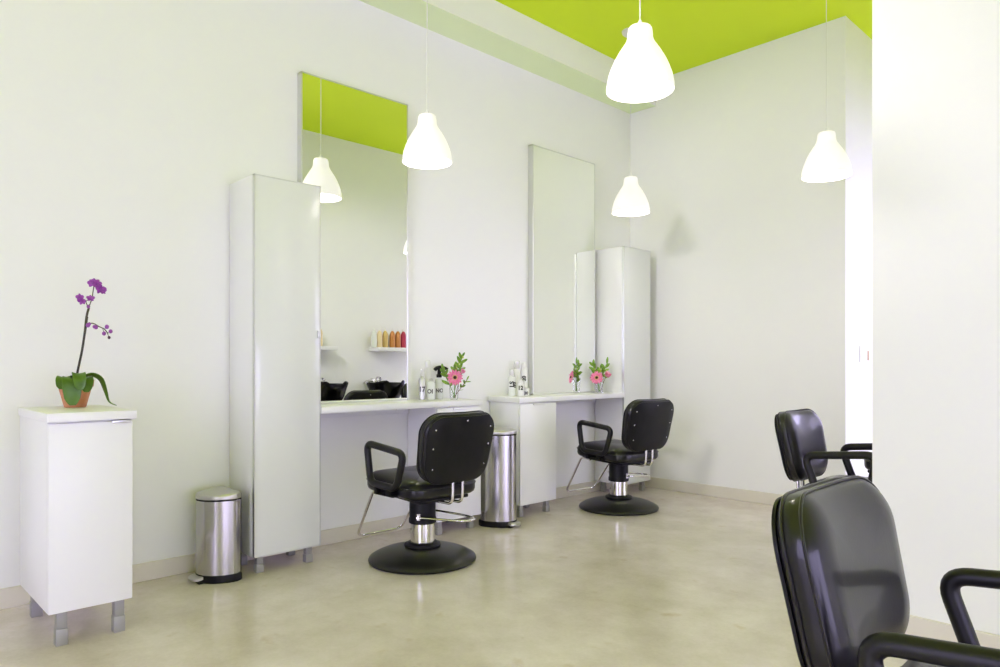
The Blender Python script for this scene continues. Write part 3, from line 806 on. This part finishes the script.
sprig('short yellow-budded sprig in the middle of the far vase', off(vx, vy, .0, .010, .012), off(vx, vy, .006, .010, .200), 8, .045, spread=.9, buds=7)

# ------------------------------------------------------------------ wash alcove seen in the mirror
def float_shelf(label, ya, yb):
    yc = (ya+yb)/2; o = finish('floating_shelf', bx((-.21, ya-yc, 0), (-.001, yb-yc, .042), .002), M['white'])
    o.location = (XA, yc, 1.262); o['label'] = label; o['category'] = 'shelf'
float_shelf('white floating shelf carrying the row of coloured bottles, reflected in the nearer mirror', 4.60, 5.26)
float_shelf('white floating shelf end reflected beside the tall cabinet edge', 3.45, 4.075)
def shelf_bottle(label, y, m, h=.195, x=-.11, r=.033):
    t = thing('shampoo_bottle', label, 'bottle', (XA+x, y, 1.3042), 0, 'shampoo bottles on the shelf')
    bm = bmesh.new()
    lathe(bm, [(r-.004, 0), (r, .004), (r, h*.70), (r*.93, h*.80), (r*.70, h*.91), (r*.42, h*.97), (r*.38, h)], 28); finish('body', bm, M[m], t)
    bm = bmesh.new(); lathe(bm, [(.013, h), (.0145, h+.002), (.013, h+.022), (.006, h+.026), (.005, h+.036)], 18); finish('cap', bm, M['bottlewhite'], t)
for lab, y, m in (('clear bottle at the left end of the reflected row', 4.605, 'bottleclear'), ('pale gold bottle in the reflected row', 4.68, 'goldpale'), ('yellow gold bottle in the reflected row', 4.76, 'gold'),
                  ('copper bottle beside the gold one in the reflected row', 4.86, 'copper'), ('copper bottle beside the crimson one in the reflected row', 4.94, 'copper'), ('crimson bottle at the cut right end of the reflected row', 5.02, 'crimson')):
    shelf_bottle(lab, y, m)
shelf_bottle('cream bottle on the reflected shelf end beside the tall cabinet', 3.905, 'goldpale')
def wash_bowl(label, y, rz):
    t = thing('shampoo_bowl', label, 'wash basin', (-.865, y, 0), rz)      # neck rest towards local +X
    bm = bmesh.new(); n = 40; rings = []
    def rim(a, s, z, lip):
        c, sn = math.cos(a), math.sin(a)
        x = .20*s*(abs(c)**.75)*(1 if c > 0 else -1); yy = .205*s*(abs(sn)**.75)*(1 if sn > 0 else -1)
        dip = -.075*lip*max(0, 1-(abs(yy)/.095)**2)*(1 if c > .3 else 0)
        return Vector((x, yy, z+.055+dip+.055*lip*(x/.235 if c > 0 else .2)))
    for s, z, lip in ((.34, .60, 0), (.60, .625, 0), (.80, .70, .2), (.92, .775, .7), (.985, .805, 1), (1.0, .822, 1), (.97, .832, 1), (.92, .826, 1), (.86, .79, .8), (.76, .725, .3), (.58, .665, 0), (.30, .645, 0), (.03, .643, 0)):
        rings.append([rim(2*PI*k/n, s, z, lip) for k in range(n)])
    loft(bm, rings); finish('bowl', bm, M['bowl'], t, sharp=70)
    bm = bmesh.new(); box(bm, (-.20, -.10, 0), (.02, .10, .605), .02, 3); box(bm, (-.22, -.13, .555), (.06, .13, .68), .03, 3)
    finish('pedestal', bm, M['blackplastic'], t)
    bm = bmesh.new(); lathe(bm, [(.026, .842), (.026, .850), (.015, .856), (.014, .89), (.009, .895)], 20, center=(-.195, 0, 0))
    tube(bm, smoothpath([(-.195, 0, .888), (-.16, 0, .905), (-.11, 0, .895)], 5), .010, 10)
    tube(bm, [(-.195, -.055, .862), (-.195, .055, .862)], .008, 10)
    for s in (1, -1): lathe(bm, [(.012, .845), (.012, .870), (.018, .874), (.018, .888), (.010, .892)], 14, center=(-.195, s*.06, 0))
    bmesh.ops.translate(bm, verts=bm.verts, vec=(0, 0, .055))
    finish('faucet', bm, M['chrome'], t)
    bm = bmesh.new(); tube(bm, smoothpath([(-.20, .075, .85), (-.205, .14, .84), (-.16, .20, .83), (-.10, .20, .865), (-.05, .19, .868)], 6), .0065, 8)
    tube(bm, [(-.07, .192, .868), (.02, .175, .872)], [.010, .015], 12)
    bmesh.ops.translate(bm, verts=bm.verts, vec=(0, 0, .055))
    finish('spray_hose', bm, M['chrome'], t)
wash_bowl('black wash basin with chrome faucet reflected beside the tall cabinet edge', 3.93, R(182))
wash_bowl('black wash basin reflected under the row of coloured bottles', 4.68, R(180))

# switch plate and strike plate on the passage wall
t = thing('light_switch', 'white light switch on the bright passage wall beside the partition', 'switch', (XP, 5.70, 1.12))
finish('switch_plate', bx((.0, -.04, 0), (.008, .04, .125), .003), M['cord'], t)
finish('rocker', bx((.006, -.016, .03), (.012, .016, .095), .002), M['white'], t)
o = finish('strike_plate', bx((.0, -.013, 0), (.006, .013, .075), .001), M['bronze']); o.location = (XP-.002, 5.85, 1.135)
o['label'] = 'narrow bronze strike plate right of the light switch'; o['category'] = 'door hardware'

# ------------------------------------------------------------------ daylight
w = bpy.data.worlds.new('daylight'); SC.world = w; w.use_nodes = True
nt = w.node_tree; bg = nt.nodes['Background']; bg.inputs['Strength'].default_value = 5.2
tc = nt.nodes.new('ShaderNodeTexCoord'); sx = nt.nodes.new('ShaderNodeSeparateXYZ'); rp = nt.nodes.new('ShaderNodeValToRGB')
mr = nt.nodes.new('ShaderNodeMapRange'); mr.inputs['From Min'].default_value = -1.0
nt.links.new(tc.outputs['Generated'], sx.inputs['Vector']); nt.links.new(sx.outputs['Z'], mr.inputs['Value'])
nt.links.new(mr.outputs['Result'], rp.inputs['Fac']); nt.links.new(rp.outputs['Color'], bg.inputs['Color'])
e = rp.color_ramp.elements                                  # sunlit paving below the horizon, bright overcast sky above
e[0].position = .47; e[0].color = (1.0, .92, 1.48, 1)
e[1].position = .53; e[1].color = (1.18, 1.08, 1.75, 1)
# two unseen fill spots, added to brighten the back wall and alcove wall
def fill_spot(loc, aim, power, half, col=(1.0, .93, 1.06)):
    l = bpy.data.lights.new('fill_spotlight', 'SPOT'); l.energy = power; l.color = col
    l.spot_size = R(2*half); l.spot_blend = .7; l.shadow_soft_size = .4
    o = bpy.data.objects.new('fill_spotlight', l); COL.objects.link(o); o.location = loc
    o.rotation_euler = (Vector(aim)-Vector(loc)).to_track_quat('-Z', 'Y').to_euler()
fill_spot((-2.2, -1.4, 3.45), (-2.75, YB, 1.75), 430, 18.5)
fill_spot((-3.3, 1.2, 3.45), (XA, 4.45, 1.9), 360, 17)

vs = SC.view_settings
vs.view_transform = 'Standard'; vs.look = 'None'; vs.exposure = -0.09; vs.gamma = 1.0; vs.use_curve_mapping = False
SC.cycles.max_bounces = 12; SC.cycles.diffuse_bounces = 8; SC.cycles.glossy_bounces = 6; SC.cycles.transmission_bounces = 10
SC.cycles.sample_clamp_indirect = 8
